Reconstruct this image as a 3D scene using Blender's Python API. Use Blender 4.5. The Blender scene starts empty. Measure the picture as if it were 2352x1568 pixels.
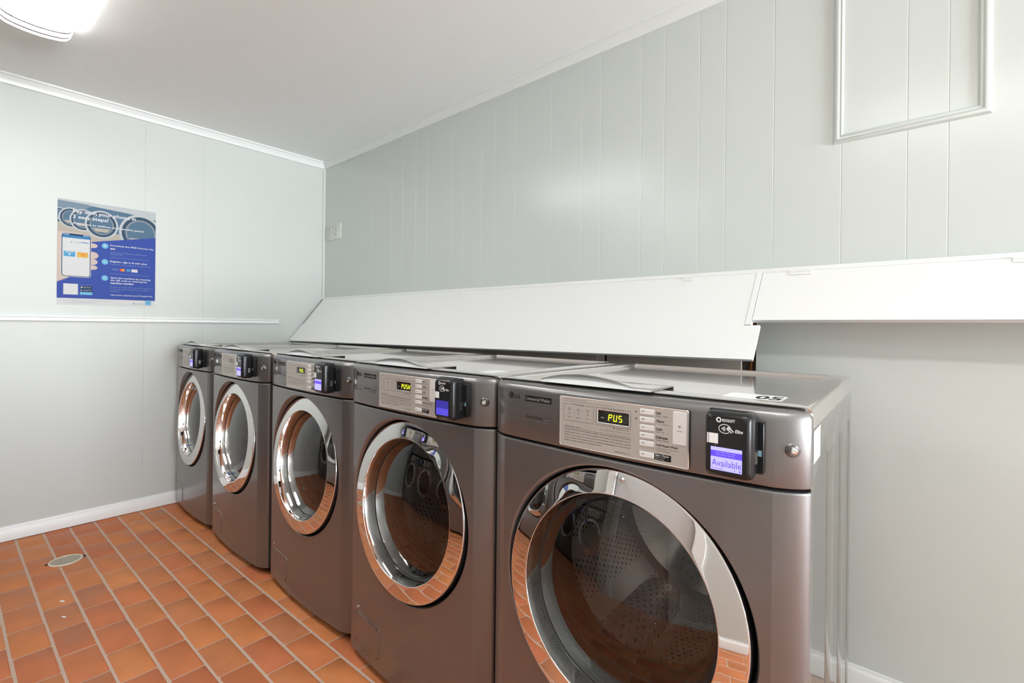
import bpy, math, random
from mathutils import Vector, Matrix
R = random.Random(7)
PI = math.pi
S = bpy.context.scene
COL = S.collection

# ------------------------------------------------------------------ camera
YAW, ROLL, FPX = 0.71428, 0.010534, 1091.75
CAM = Vector((3.5749, -1.8558, 1.1327))
fw = Vector((-math.sin(YAW), math.cos(YAW), 0)); rt = Vector((math.cos(YAW), math.sin(YAW), 0)); up = Vector((0, 0, 1))
r2 = rt*math.cos(ROLL) + up*math.sin(ROLL); u2 = up*math.cos(ROLL) - rt*math.sin(ROLL)
cd = bpy.data.cameras.new('camera'); cam = bpy.data.objects.new('camera', cd); COL.objects.link(cam)
cam.matrix_world = Matrix(((r2.x, u2.x, -fw.x, CAM.x), (r2.y, u2.y, -fw.y, CAM.y), (r2.z, u2.z, -fw.z, CAM.z), (0, 0, 0, 1)))
cd.sensor_width = 36.0; cd.lens = FPX/2352*36.0; cd.shift_y = (751-784)/2352; cd.clip_start = 0.02
S.camera = cam

# ------------------------------------------------------------------ world, exposure
S.view_settings.view_transform = 'Standard'; S.view_settings.look = 'None'
S.view_settings.gamma = 1.0; S.view_settings.use_curve_mapping = False
S.view_settings.exposure = 0.38
W = bpy.data.worlds.new('world'); S.world = W; W.use_nodes = True
bg = W.node_tree.nodes['Background']; bg.inputs[0].default_value = (0.90, 0.98, 1.07, 1); bg.inputs[1].default_value = 1.0
_n = W.node_tree.nodes; _tc0 = _n.new('ShaderNodeTexCoord'); _sp = _n.new('ShaderNodeSeparateXYZ'); _mr = _n.new('ShaderNodeMapRange'); _mx = _n.new('ShaderNodeMix'); _mx.data_type = 'RGBA'
_mr.inputs[1].default_value = -0.06; _mr.inputs[2].default_value = 0.06
_mx.inputs[6].default_value = (40.0, 42.3, 44.5, 1); _mx.inputs[7].default_value = (18.0, 19.7, 21.8, 1)      # brighter lower half added to throw light on the ceiling, open sky above
_l = W.node_tree.links; _l.new(_tc0.outputs['Generated'], _sp.inputs[0]); _l.new(_sp.outputs[2], _mr.inputs[0]); _l.new(_mr.outputs[0], _mx.inputs[0]); _l.new(_mx.outputs[2], bg.inputs[0])
S.cycles.max_bounces = 14; S.cycles.glossy_bounces = 8; S.cycles.transparent_max_bounces = 16
S.cycles.caustics_reflective = False; S.cycles.caustics_refractive = False
S.cycles.sample_clamp_indirect = 8.0
LAMP = 2.4          # emission of the ceiling fixtures' diffusers

def portal(name, loc, sx, sy, rot):
    l = bpy.data.lights.new(name, 'AREA'); l.shape = 'RECTANGLE'; l.size = sx; l.size_y = sy
    l.cycles.is_portal = True
    o = bpy.data.objects.new(name, l); COL.objects.link(o); o.location = loc; o.rotation_euler = rot

YB, YN, XN, XF, H = -3.42, -2.36, 2.24, 9.00, 2.4057                      # alcove wall, nearer back wall from XN on, far wall, ceiling
VY0, VY1, VZ0, VZ1 = -2.20, -0.20, 0.12, 2.28       # window in the far wall, behind the camera
portal('far_window_daylight', (XF+0.03, (VY0+VY1)/2, (VZ0+VZ1)/2), VY1-VY0, VZ1-VZ0, (PI/2, 0, PI/2))

# ------------------------------------------------------------------ materials
def srgb(r, g, b):
    f = lambda c: (c/255/12.92) if c/255 <= 0.04045 else ((c/255+0.055)/1.055)**2.4
    return (f(r), f(g), f(b), 1)
def pm(name, col, rough=0.5, metal=0.0, coat=0.0, coat_r=0.05, emit=None, es=0.0, spec=0.5):
    m = bpy.data.materials.new(name); m.use_nodes = True
    p = m.node_tree.nodes['Principled BSDF']
    if len(col) == 3: col = (*col, 1)
    p.inputs['Base Color'].default_value = col; p.inputs['Roughness'].default_value = rough
    p.inputs['Metallic'].default_value = metal; p.inputs['Coat Weight'].default_value = coat
    p.inputs['Coat Roughness'].default_value = coat_r; p.inputs['Specular IOR Level'].default_value = spec
    if emit: p.inputs['Emission Color'].default_value = (*emit[:3], 1); p.inputs['Emission Strength'].default_value = es
    return m
class NT:
    def __init__(s, m): s.t = m.node_tree; s.p = m.node_tree.nodes.get('Principled BSDF')
    def n(s, kind, **kw):
        x = s.t.nodes.new(kind)
        for k, v in kw.items(): setattr(x, k, v)
        return x
    def l(s, a, b): s.t.links.new(a, b)
    def math(s, op, a, b=None, c=None):
        x = s.n('ShaderNodeMath', operation=op)
        for i, v in enumerate((a, b, c)):
            if v is None: continue
            if isinstance(v, (int, float)): x.inputs[i].default_value = v
            else: s.l(v, x.inputs[i])
        return x.outputs[0]
def bumpy(m, scale, strength, dist=0.002, detail=3, coord='Object', stretch=None):
    t = NT(m); tc = t.n('ShaderNodeTexCoord'); nz = t.n('ShaderNodeTexNoise'); nz.inputs['Scale'].default_value = scale; nz.inputs['Detail'].default_value = detail
    src = tc.outputs[coord]
    if stretch:
        mp = t.n('ShaderNodeMapping'); mp.inputs['Scale'].default_value = stretch; t.l(src, mp.inputs[0]); src = mp.outputs[0]
    t.l(src, nz.inputs['Vector'])
    b = t.n('ShaderNodeBump'); b.inputs['Strength'].default_value = strength; b.inputs['Distance'].default_value = dist
    t.l(nz.outputs['Fac'], b.inputs['Height']); t.l(b.outputs[0], t.p.inputs['Normal'])
    return m
M = {}
M['wall'] = bumpy(pm('pale_green_paint', (0.580, 0.597, 0.565), 0.42, spec=0.45), 26, 0.10, 0.004, 4)
M['wall2'] = bumpy(pm('pale_green_paint_panelling', (0.61, 0.642, 0.612), 0.24, spec=0.5), 11, 0.10, 0.006, 5)
M['ceil'] = bumpy(pm('ceiling_paint', (0.92, 0.93, 0.92), 0.85, spec=0.2), 90, 0.25, 0.003, 4)
M['trim'] = pm('white_trim_paint', (0.82, 0.82, 0.80), 0.35)
M['crown'] = pm('crown_paint', (0.78, 0.79, 0.77), 0.35)
M['white'] = pm('white_laminate', (0.84, 0.835, 0.825), 0.28)
M['white_edge'] = pm('white_edge_band', (0.72, 0.73, 0.75), 0.3)
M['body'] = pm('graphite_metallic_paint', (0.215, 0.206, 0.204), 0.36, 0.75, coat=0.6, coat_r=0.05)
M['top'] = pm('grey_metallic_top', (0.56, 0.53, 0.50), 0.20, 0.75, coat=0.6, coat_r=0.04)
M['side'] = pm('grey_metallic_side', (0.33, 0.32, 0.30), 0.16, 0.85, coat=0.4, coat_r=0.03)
M['chrome'] = pm('chrome', (0.88, 0.87, 0.86), 0.025, 1.0)
M['steel'] = pm('polished_steel', (0.75, 0.74, 0.72), 0.18, 1.0)
M['black'] = pm('black_plastic', (0.010, 0.010, 0.011), 0.26, spec=0.35)
M['blackgloss'] = pm('black_gloss', (0.012, 0.012, 0.014), 0.12)
M['darkgap'] = pm('dark_gap', (0.01, 0.01, 0.01), 0.8)
M['rubber'] = pm('grey_rubber', (0.022, 0.022, 0.022), 0.5, spec=0.3)
M['plate'] = pm('champagne_plate', (0.56, 0.52, 0.48), 0.38, 0.35)
M['plate_edge'] = pm('bright_edge', (0.85, 0.82, 0.78), 0.2, 0.6)
M['button'] = pm('pale_button', (0.78, 0.77, 0.76), 0.3)
M['ink'] = pm('dark_ink', (0.018, 0.017, 0.016), 0.7, spec=0.12)
M['inkgrey'] = pm('grey_ink', (0.12, 0.11, 0.105), 0.7, spec=0.12)
M['inkpale'] = pm('pale_grey_ink', (0.38, 0.38, 0.38), 0.5)
M['inkwhite'] = pm('white_ink', (0.8, 0.8, 0.8), 0.5)
M['lcd'] = pm('display_window', (0.012, 0.012, 0.01), 0.08)
M['lcd_off'] = pm('display_window_unlit', (0.20, 0.19, 0.17), 0.12)
M['seg_off'] = pm('segment_unlit', (0.06, 0.06, 0.06), 0.4)
M['seg'] = pm('segment_lit', (0.6, 0.6, 0.02), 0.4, emit=(0.80, 0.86, 0.02), es=1.1)
M['scr_hi'] = pm('screen_header', (0.05, 0.03, 0.5), 0.1, emit=(0.10, 0.055, 0.82), es=0.85)
M['scr_lo'] = pm('screen_field', (0.3, 0.28, 0.7), 0.1, emit=(0.34, 0.31, 0.83), es=0.85)
M['scr_tx'] = pm('screen_text', (0.06, 0.04, 0.3), 0.1, emit=(0.10, 0.07, 0.42), es=0.8)
M['scr_dark_hi'] = pm('screen_dim_header', (0.02, 0.015, 0.2), 0.08, emit=(0.035, 0.03, 0.24), es=0.8)
M['scr_dark_lo'] = pm('screen_dim_field', (0.05, 0.04, 0.4), 0.08, emit=(0.075, 0.06, 0.48), es=0.8)
M['sticker'] = pm('white_sticker', (0.85, 0.85, 0.85), 0.35)
M['sticker2'] = pm('clear_label', (0.62, 0.64, 0.63), 0.35)
M['blue_tab'] = pm('pale_blue_tab', (0.25, 0.45, 0.55), 0.4)
M['lens'] = pm('grip_recess', (0.70, 0.71, 0.71), 0.4, 0.0)
M['lamp'] = pm('lamp_diffuser', (0.9, 0.9, 0.88), 0.4, emit=(0.97, 0.99, 0.98), es=LAMP)
M['lamp2'] = pm('lamp_diffuser_bright', (0.9, 0.9, 0.88), 0.4, emit=(0.97, 0.99, 0.98), es=LAMP*9.0)
M['bronze'] = pm('bronze_line', (0.10, 0.04, 0.02), 0.7, spec=0.1)
M['brown'] = bumpy(pm('brown_backboard', (0.50, 0.43, 0.37), 0.45), 14, 0.2)
M['copper'] = pm('copper', (0.55, 0.25, 0.12), 0.3, 0.9)
M['coupling'] = pm('pale_blue_coupling', (0.35, 0.42, 0.55), 0.3)
M['grout'] = bumpy(pm('grout', (0.58, 0.42, 0.33), 0.8), 120, 0.4)
M['door'] = pm('grey_white_door', (0.62, 0.61, 0.60), 0.4)
M['worn'] = pm('worn_cream_metal', (0.72, 0.63, 0.50), 0.45, 0.1)
M['plug'] = pm('worn_plate', (0.42, 0.37, 0.28), 0.35, 0.4)
M['outlet'] = pm('ivory_plastic', (0.66, 0.68, 0.61), 0.35)

def thin_glass(name, tint, fac_scale, rough=0.01):
    m = bpy.data.materials.new(name); m.use_nodes = True; t = NT(m); nt = m.node_tree
    nt.nodes.remove(t.p); out = nt.nodes['Material Output']
    tr = t.n('ShaderNodeBsdfTransparent'); tr.inputs[0].default_value = (*tint, 1)
    gl = t.n('ShaderNodeBsdfGlossy'); gl.inputs['Roughness'].default_value = rough; gl.inputs[0].default_value = (1, 1, 1, 1)
    fr = t.n('ShaderNodeFresnel'); fr.inputs[0].default_value = 1.5
    mx = t.n('ShaderNodeMixShader'); t.l(t.math('MULTIPLY', fr.outputs[0], fac_scale), mx.inputs[0])
    t.l(tr.outputs[0], mx.inputs[1]); t.l(gl.outputs[0], mx.inputs[2]); t.l(mx.outputs[0], out.inputs[0])
    return m
M['glass'] = thin_glass('tinted_door_glass', (0.66, 0.64, 0.63), 1.5)
M['bowl'] = thin_glass('clear_glass_bowl', (0.95, 0.95, 0.95), 1.2)
M['pane'] = thin_glass('window_glass', (0.93, 0.95, 0.95), 1.0)

# plain-tile floor: colour varies from tile to tile
def tile_mat():
    m = pm('quarry_tile', (0.4, 0.15, 0.07), 0.34, spec=0.28); t = NT(m)
    ge = t.n('ShaderNodeNewGeometry'); ra = t.n('ShaderNodeValToRGB'); t.l(ge.outputs['Random Per Island'], ra.inputs[0])
    cr = ra.color_ramp; cs = [(0, (0.50, 0.148, 0.062)), (0.22, (0.53, 0.162, 0.062)), (0.45, (0.55, 0.176, 0.064)), (0.62, (0.48, 0.174, 0.074)), (0.8, (0.56, 0.186, 0.062)), (1, (0.59, 0.212, 0.074))]
    cr.elements[0].position = 0; cr.elements[0].color = (*cs[0][1], 1); cr.elements[1].position = 1; cr.elements[1].color = (*cs[-1][1], 1)
    for p_, c_ in cs[1:-1]: e = cr.elements.new(p_); e.color = (*c_, 1)
    tc = t.n('ShaderNodeTexCoord'); nz = t.n('ShaderNodeTexNoise'); nz.inputs['Scale'].default_value = 9; nz.inputs['Detail'].default_value = 5; t.l(tc.outputs['Object'], nz.inputs['Vector'])
    hs = t.n('ShaderNodeHueSaturation'); t.l(ra.outputs[0], hs.inputs['Color'])
    t.l(t.math('MULTIPLY_ADD', nz.outputs['Fac'], 0.5, 0.75), hs.inputs['Value']); t.l(hs.outputs[0], t.p.inputs['Base Color'])
    t.l(t.math('MULTIPLY_ADD', nz.outputs['Fac'], 0.35, 0.24), t.p.inputs['Roughness'])
    b = t.n('ShaderNodeBump'); b.inputs['Strength'].default_value = 0.12; b.inputs['Distance'].default_value = 0.004
    n2 = t.n('ShaderNodeTexNoise'); n2.inputs['Scale'].default_value = 22; t.l(tc.outputs['Object'], n2.inputs['Vector']); t.l(n2.outputs['Fac'], b.inputs['Height']); t.l(b.outputs[0], t.p.inputs['Normal'])
    return m
M['tile'] = tile_mat()
# perforated steel: round holes in a staggered grid around the drum axis (local y)
def perf(name, mode, col, rough):
    m = pm(name, col, rough, 1.0); t = NT(m)
    tc = t.n('ShaderNodeTexCoord'); sp = t.n('ShaderNodeSeparateXYZ'); t.l(tc.outputs['Object'], sp.inputs[0])
    if mode == 'drum':
        u = t.math('MULTIPLY', t.math('ARCTAN2', sp.outputs[0], sp.outputs[2]), 0.265/0.017); v = t.math('DIVIDE', sp.outputs[1], 0.017)
    else:
        u = t.math('DIVIDE', sp.outputs[0], 0.020); v = t.math('DIVIDE', sp.outputs[1], 0.020)
    row = t.math('FLOOR', v); half = t.math('MULTIPLY', t.math('MODULO', row, 2.0), 0.5)
    fu = t.math('SUBTRACT', t.math('FRACT', t.math('ADD', u, half)), 0.5); fv = t.math('SUBTRACT', t.math('FRACT', v), 0.5)
    d = t.math('SQRT', t.math('ADD', t.math('MULTIPLY', fu, fu), t.math('MULTIPLY', fv, fv)))
    hole = t.math('LESS_THAN', d, 0.22)
    if mode == 'drum':   # bands of holes with plain steel between them
        hole = t.math('MULTIPLY', hole, t.math('LESS_THAN', t.math('FRACT', t.math('DIVIDE', u, 9.0)), 0.62))
    mx = t.n('ShaderNodeMix', data_type='RGBA'); t.l(hole, mx.inputs[0]); mx.inputs[6].default_value = (*col, 1); mx.inputs[7].default_value = (0.01, 0.01, 0.01, 1)
    t.l(mx.outputs[2], t.p.inputs['Base Color']); t.l(t.math('MULTIPLY_ADD', hole, 0.5, rough), t.p.inputs['Roughness'])
    return m
M['drum'] = perf('perforated_drum_steel', 'drum', (0.90, 0.88, 0.86), 0.32)
M['lifter'] = perf('perforated_lifter_steel', 'lifter', (0.92, 0.90, 0.88), 0.38)

# ------------------------------------------------------------------ mesh helpers
class MB:
    def __init__(s): s.v = []; s.f = []; s.m = []; s.mats = []
    def mi(s, mat):
        if mat not in s.mats: s.mats.append(mat)
        return s.mats.index(mat)
    def add(s, vs, fs, mat):
        k = len(s.v); s.v += [tuple(p) for p in vs]; i = s.mi(mat)
        for f in fs: s.f.append(tuple(k+a for a in f)); s.m.append(i)
    def box(s, x0, x1, y0, y1, z0, z1, mat):
        s.add([(x0, y0, z0), (x1, y0, z0), (x1, y1, z0), (x0, y1, z0), (x0, y0, z1), (x1, y0, z1), (x1, y1, z1), (x0, y1, z1)],
              [(3, 2, 1, 0), (4, 5, 6, 7), (0, 1, 5, 4), (1, 2, 6, 5), (2, 3, 7, 6), (3, 0, 4, 7)], mat)
    def rings(s, rs, mat, closed=True, cap0=False, cap1=False, flip=False):
        n = len(rs[0]); vs = [p for r in rs for p in r]; fs = []
        for i in range(len(rs)-1):
            for j in range(n if closed else n-1):
                a, b = i*n+j, i*n+(j+1) % n
                f = (a, b, b+n, a+n); fs.append(f[::-1] if flip else f)
        if cap0: f = tuple(range(n)); fs.append(f if flip else f[::-1])
        if cap1: f = tuple(range((len(rs)-1)*n, len(rs)*n)); fs.append(f[::-1] if flip else f)
        s.add(vs, fs, mat)
    def lathe(s, prof, mat, n=96, cx=0, cz=0, cap=False, flip=False):      # axis = local y; prof = [(r, y)]
        rs = [[(cx+r*math.cos(2*PI*j/n), y, cz+r*math.sin(2*PI*j/n)) for j in range(n)] for r, y in prof]
        s.rings(rs, mat, True, False, cap, flip)
    def tube(s, pts, r, mat, n=12):
        rs = []
        for i, p in enumerate(pts):
            p = Vector(p); a = Vector(pts[max(0, i-1)]); b = Vector(pts[min(len(pts)-1, i+1)]); t = (b-a).normalized()
            u = t.orthogonal().normalized() if i == 0 else (u - t*u.dot(t)).normalized()
            w = t.cross(u); rs.append([tuple(p+u*r*math.cos(2*PI*j/n)+w*r*math.sin(2*PI*j/n)) for j in range(n)])
        s.rings(rs, mat, True, True, True)
    def quad(s, pts, mat): s.add(pts, [tuple(range(len(pts)))], mat)
    def build(s, name, parent=None, smooth=30, bevel=0, seg=2):
        me = bpy.data.meshes.new(name); me.from_pydata(s.v, [], s.f)
        for m in s.mats: me.materials.append(M[m])
        me.polygons.foreach_set('material_index', s.m)
        me.update(); me.validate()
        if smooth:
            me.polygons.foreach_set('use_smooth', [True]*len(me.polygons)); me.set_sharp_from_angle(angle=math.radians(smooth))
        o = bpy.data.objects.new(name, me); COL.objects.link(o)
        if parent: o.parent = parent
        if bevel:
            b = o.modifiers.new('bevel', 'BEVEL'); b.width = bevel; b.segments = seg; b.limit_method = 'ANGLE'; b.angle_limit = math.radians(40)
        return o
def tag(o, label, cat, group=None):
    o['label'] = label; o['category'] = cat
    if group: o['group'] = group
    return o
def thing(name, loc=(0, 0, 0), rz=0):
    o = bpy.data.objects.new(name, None); COL.objects.link(o); o.location = loc; o.rotation_euler = (0, 0, rz); o.empty_display_size = 0.1
    return o
def struct(o): o['kind'] = 'structure'; return o
def rrect(x0, x1, z0, z1, r, n=5):      # counter-clockwise rounded rectangle
    pts = []
    for cx, cz, a in ((x1-r, z0+r, -PI/2), (x1-r, z1-r, 0), (x0+r, z1-r, PI/2), (x0+r, z0+r, PI)):
        for k in range(n+1): pts.append((cx+r*math.cos(a+PI/2*k/n), cz+r*math.sin(a+PI/2*k/n)))
    return pts
_tc = {}
def text_geo(body, fat=0.0):
    if (body, fat) in _tc: return _tc[(body, fat)]
    c = bpy.data.curves.new('t', 'FONT'); c.body = body; c.size = 1; c.resolution_u = 2; c.offset = fat
    o = bpy.data.objects.new('t', c); COL.objects.link(o); bpy.context.view_layer.update()
    e = o.evaluated_get(bpy.context.evaluated_depsgraph_get()); me = e.to_mesh()
    vs = [(v.co.x, v.co.y) for v in me.vertices]; fs = [tuple(p.vertices) for p in me.polygons]
    e.to_mesh_clear(); bpy.data.objects.remove(o); bpy.data.curves.remove(c)
    xs = [a for a, b in vs]; ys = [b for a, b in vs]
    _tc[(body, fat)] = (vs, fs, min(xs), max(xs), min(ys), max(ys)); return _tc[(body, fat)]
def text(mb, body, x0, z0, w, h, mat, mp, bold=0.0):   # fits the text into a box (x0, z0, w, h) on a mapped surface
    vs, fs, a, b, c, d = text_geo(body, 0.022 if bold else 0.0)
    mb.add([mp(x0+(x-a)/(b-a)*w, z0+(y-c)/(d-c)*h) for x, y in vs], fs, mat)
def poly(mb, pts, mat, mp): mb.add([mp(*p) for p in pts], [tuple(range(len(pts)))], mat)
def rect(mb, x0, x1, z0, z1, mat, mp): poly(mb, [(x0, z0), (x1, z0), (x1, z1), (x0, z1)], mat, mp)
def frame(mb, x0, x1, z0, z1, t, mat, mp, gap=None):
    rect(mb, x0, x1, z0, z0+t, mat, mp); rect(mb, x0, x0+t, z0, z1, mat, mp); rect(mb, x1-t, x1, z0, z1, mat, mp)
    if gap: rect(mb, x0, gap[0], z1-t, z1, mat, mp); rect(mb, gap[1], x1, z1-t, z1, mat, mp)
    else: rect(mb, x0, x1, z1-t, z1, mat, mp)
def ell(cx, cz, rx, rz, n=28, a0=0, a1=2*PI): return [(cx+rx*math.cos(a0+(a1-a0)*k/n), cz+rz*math.sin(a0+(a1-a0)*k/n)) for k in range(n if a1-a0 > 6.28 else n+1)]
def ringp(mb, cx, cz, rx, rz, t, mat, mp, a0=0, a1=2*PI, n=32):
    for k in range(n):
        p = a0+(a1-a0)*k/n; q = a0+(a1-a0)*(k+1)/n
        poly(mb, [(cx+rx*math.cos(p), cz+rz*math.sin(p)), (cx+rx*math.cos(q), cz+rz*math.sin(q)), (cx+(rx-t)*math.cos(q), cz+(rz-t)*math.sin(q)), (cx+(rx-t)*math.cos(p), cz+(rz-t)*math.sin(p))], mat, mp)

# ------------------------------------------------------------------ room shell
FL = 0.0244            # the tile rows run slightly off the walls
def floor():
    mb = MB(); mb.quad([(-0.1, YB-0.1, -0.0014), (XF+0.1, YB-0.1, -0.0014), (XF+0.1, 0.3, -0.0014), (-0.1, 0.3, -0.0014)], 'grout')
    for r in range(-4, 34):
        yc0 = -1.0505 + 0.1037 - 0.1037*r            # upper edge of the row (towards the wall)
        ph = 0.074 if r % 2 else 0.177
        for c in range(-1, 47):
            x0 = ph+0.2*(c-1); x1 = x0+0.2
            a, b = x0+0.0024, x1-0.0024; t, u = yc0-0.0045, yc0-0.1037+0.0045
            if b < -0.02 or a > XF+0.05 or t < YB-0.05 or u > 0.14: continue
            j = lambda: R.uniform(-0.0009, 0.0009)
            def ring(ins, z): return [(x+j()*0.6, y+FL*x+j(), z) for x, y in rrect(a+ins, b-ins, u+ins, t-ins, 0.005, 2)]
            mb.rings([ring(0, -0.006), ring(0.0, -0.0011), ring(0.0016, R.uniform(-0.0003, 0.0))], 'tile', True, False, True)
    return struct(mb.build('floor', smooth=40))
floor()
mb = MB(); mb.box(-0.1, XF+0.1, YB-0.1, 0.3, H, H+0.06, 'ceil'); struct(mb.build('ceiling', smooth=0))

def grooved(mb, axis_pts, z0, z1, mapf, mat, w=0.0018, d=0.0007, ends=(0, 1)):
    prof = [(ends[0], 0)]
    for g in axis_pts: prof += [(g-w, 0), (g-w*0.35, -d), (g+w*0.35, -d), (g+w, 0)]
    prof.append((ends[1], 0))
    mb.rings([[mapf(a, b, z0) for a, b in prof], [mapf(a, b, z1) for a, b in prof]], mat, closed=False)
# left wall (plane X = 0), one panel seam
mb = MB(); grooved(mb, [-2.36, -1.14, -0.83], 0, H, lambda a, b, z: (b, a, z), 'wall', 0.0025, 0.0012, (YB, 0.3))
mb.box(-0.08, -0.006, YB, 0.3, 0, H, 'wall'); struct(mb.build('wall_left', smooth=0))
# panelled wall (plane Y = 0): planks above, open plumbing chase behind the washers below
G = [0.24, 0.33, 0.53, 0.68, 0.90, 1.02, 1.156, 1.268, 1.498, 1.594, 1.736, 1.838, 1.982, 2.207, 2.382, 2.478, 2.672, 2.773, 2.913, 3.009, 3.171, 3.368, 3.532, 3.624, 3.86, 3.96, 4.15, 4.31, 4.52, 4.75, 4.86, 5.1, 5.3, 5.62, 5.8, 6.1, 6.4, 6.6, 6.9, 7.1, 7.4, 7.7, 7.9, 8.2, 8.5, 8.7]
XP = 3.122
mb = MB(); grooved(mb, G, 1.325, H, lambda a, b, z: (a, -b, z), 'wall2', ends=(0, XF))
mb.quad([(0, 0, 1.325), (0, 0.09, 1.325), (XP, 0.09, 1.325), (XP, 0, 1.325)], 'brown')
mb.quad([(XP, 0, 0), (XF, 0, 0), (XF, 0, 1.325), (XP, 0, 1.325)], 'wall2')
mb.quad([(XP, 0.14, 0), (XP, 0, 0), (XP, 0, 1.325), (XP, 0.14, 1.325)], 'wall2')
mb.box(0, XP, 0.09, 0.16, 0, 1.325, 'brown'); mb.box(0, XF, 0.16, 0.2, 0, H, 'wall2')
struct(mb.build('wall_right', smooth=0))
# far wall and back wall (behind the camera, seen in the chrome)
mb = MB()
for a, b, c, d in ((YB, VY0, 0, H), (VY1, 0.2, 0, H), (VY0, VY1, 0, VZ0), (VY0, VY1, VZ1, H)): mb.box(XF, XF+0.10, a, b, c, d, 'wall')
struct(mb.build('wall_far', smooth=0))
DX0, DX1 = 2.46, 3.14
mb = MB(); y0, y1 = YN-0.10, YN
for (a, b, c, d) in ((XN, DX0, 0, H), (DX0, DX1, 2.04, H), (DX1, XF, 0, H)): mb.box(a, b, y0, y1, c, d, 'wall')
mb.box(0, XN+0.1, YB-0.1, YB, 0, H, 'wall'); mb.box(XN, XN+0.1, YB, YN-0.1, 0, H, 'wall')
struct(mb.build('wall_back', smooth=0))
d1 = MB(); d1.box(DX0, DX1, YN-0.05, YN-0.012, 0.005, 2.04, 'door'); dr = struct(d1.build('door_1', bevel=0.002))
dk = MB(); dk.lathe([(0.012, 0), (0.012, 0.03), (0.026, 0.04), (0.028, 0.055), (0.02, 0.065), (0.0, 0.066)], 'steel', 24, DX0+0.06, 0.98); k = dk.build('door_knob', dr); k.location = (0, YN-0.012, 0)
t = MB(); t.box(DX0-0.08, DX0, YN-0.02, YN+0.02, 0, 2.12, 'trim'); t.box(DX1, DX1+0.08, YN-0.02, YN+0.02, 0, 2.12, 'trim'); t.box(DX0, DX1, YN-0.02, YN+0.02, 2.04, 2.12, 'trim'); struct(t.build('trim_1', bevel=0.004))
w = MB()
for a, b, c, d in ((VY0-0.07, VY0, VZ0-0.07, VZ1+0.07), (VY1, VY1+0.07, VZ0-0.07, VZ1+0.07), (VY0, VY1, VZ1, VZ1+0.07), (VY0, VY1, VZ0-0.07, VZ0)): w.box(XF-0.02, XF+0.06, a, b, c, d, 'trim')
for i in range(1, 4): y = VY0+(VY1-VY0)*i/4; w.box(XF+0.03, XF+0.06, y-0.025, y+0.025, VZ0, VZ1, 'trim')
for i in range(1, 3): z = VZ0+(VZ1-VZ0)*i/3; w.box(XF+0.032, XF+0.058, VY0, VY1, z-0.015, z+0.015, 'trim')
win = struct(w.build('window_1', bevel=0.002))
p = MB(); p.quad([(XF+0.045, VY0, VZ0), (XF+0.045, VY1, VZ0), (XF+0.045, VY1, VZ1), (XF+0.045, VY0, VZ1)], 'pane'); p.build('window_pane', win)
# baseboards, chair rail, crown, corner bead, ledge
def prof_run(name, prof, a, b, mapf, mat, parent=None):
    mb = MB(); mb.rings([[mapf(a, d, z) for d, z in prof], [mapf(b, d, z) for d, z in prof]], mat, True, True, True)
    return mb.build(name, parent, smooth=35)
lx = lambda a, d, z: (d, a, z); rx = lambda a, d, z: (a, -d, z)
bb = [(0, 0.003), (0.013, 0.003), (0.013, 0.058), (0.010, 0.066), (0.006, 0.069), (0.005, 0.077), (0, 0.078)]
struct(prof_run('baseboard_left', bb, YB, 0.0, lx, 'trim')); struct(prof_run('baseboard_right', bb, XP+0.002, XF, rx, 'trim'))
struct(prof_run('baseboard_back', bb, DX1+0.085, XF, lambda a, d, z: (a, YN+d, z), 'trim'))
cr = [(0, H-0.050), (0.010, H-0.049), (0.013, H-0.040), (0.015, H-0.030), (0.022, H-0.020), (0.026, H-0.012), (0.034, H-0.008), (0.035, H), (0, H)]
struct(prof_run('trim_2', cr, YB, 0.0, lx, 'crown')); struct(prof_run('trim_3', cr, 0, XF, rx, 'crown'))
rail = [(0, 1.138), (0.006, 1.138), (0.011, 1.142), (0.011, 1.148), (0.007, 1.152), (0.007, 1.158), (0.012, 1.162), (0.012, 1.168), (0, 1.170)]
struct(prof_run('trim_4', rail, YB, -0.345, lx, 'trim'))
struct(prof_run('trim_5', [(0, 1.332), (0.022, 1.332), (0.022, 1.340), (0.018, 1.346), (0, 1.347)], 0.0, XF, rx, 'trim'))
mb = MB(); mb.rings([[(0.0, 0.0, z), (0.0, -0.014, z), (0.004, -0.016, z), (0.010, -0.012, z), (0.013, -0.006, z), (0.012, 0.0, z)] for z in (1.347, H-0.05)], 'wall', True, True, True)
struct(mb.build('trim_6', smooth=50))
# picture-frame moulding fixed to the panelled wall
mb = MB(); pf = [(0, 0), (0.004, 0.007), (0.009, 0.011), (0.015, 0.010), (0.019, 0.006), (0.024, 0.008), (0.028, 0.005), (0.029, 0)]
x0, x1, z0, z1 = 3.3445, 3.713, 1.7375, 2.30
mb.rings([[q for q in [(x0+i, -d, z0+i), (x1-i, -d, z0+i), (x1-i, -d, z1-i), (x0+i, -d, z1-i)]] for i, d in pf], 'wall2', True)
struct(mb.build('trim_7', smooth=50))

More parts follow.
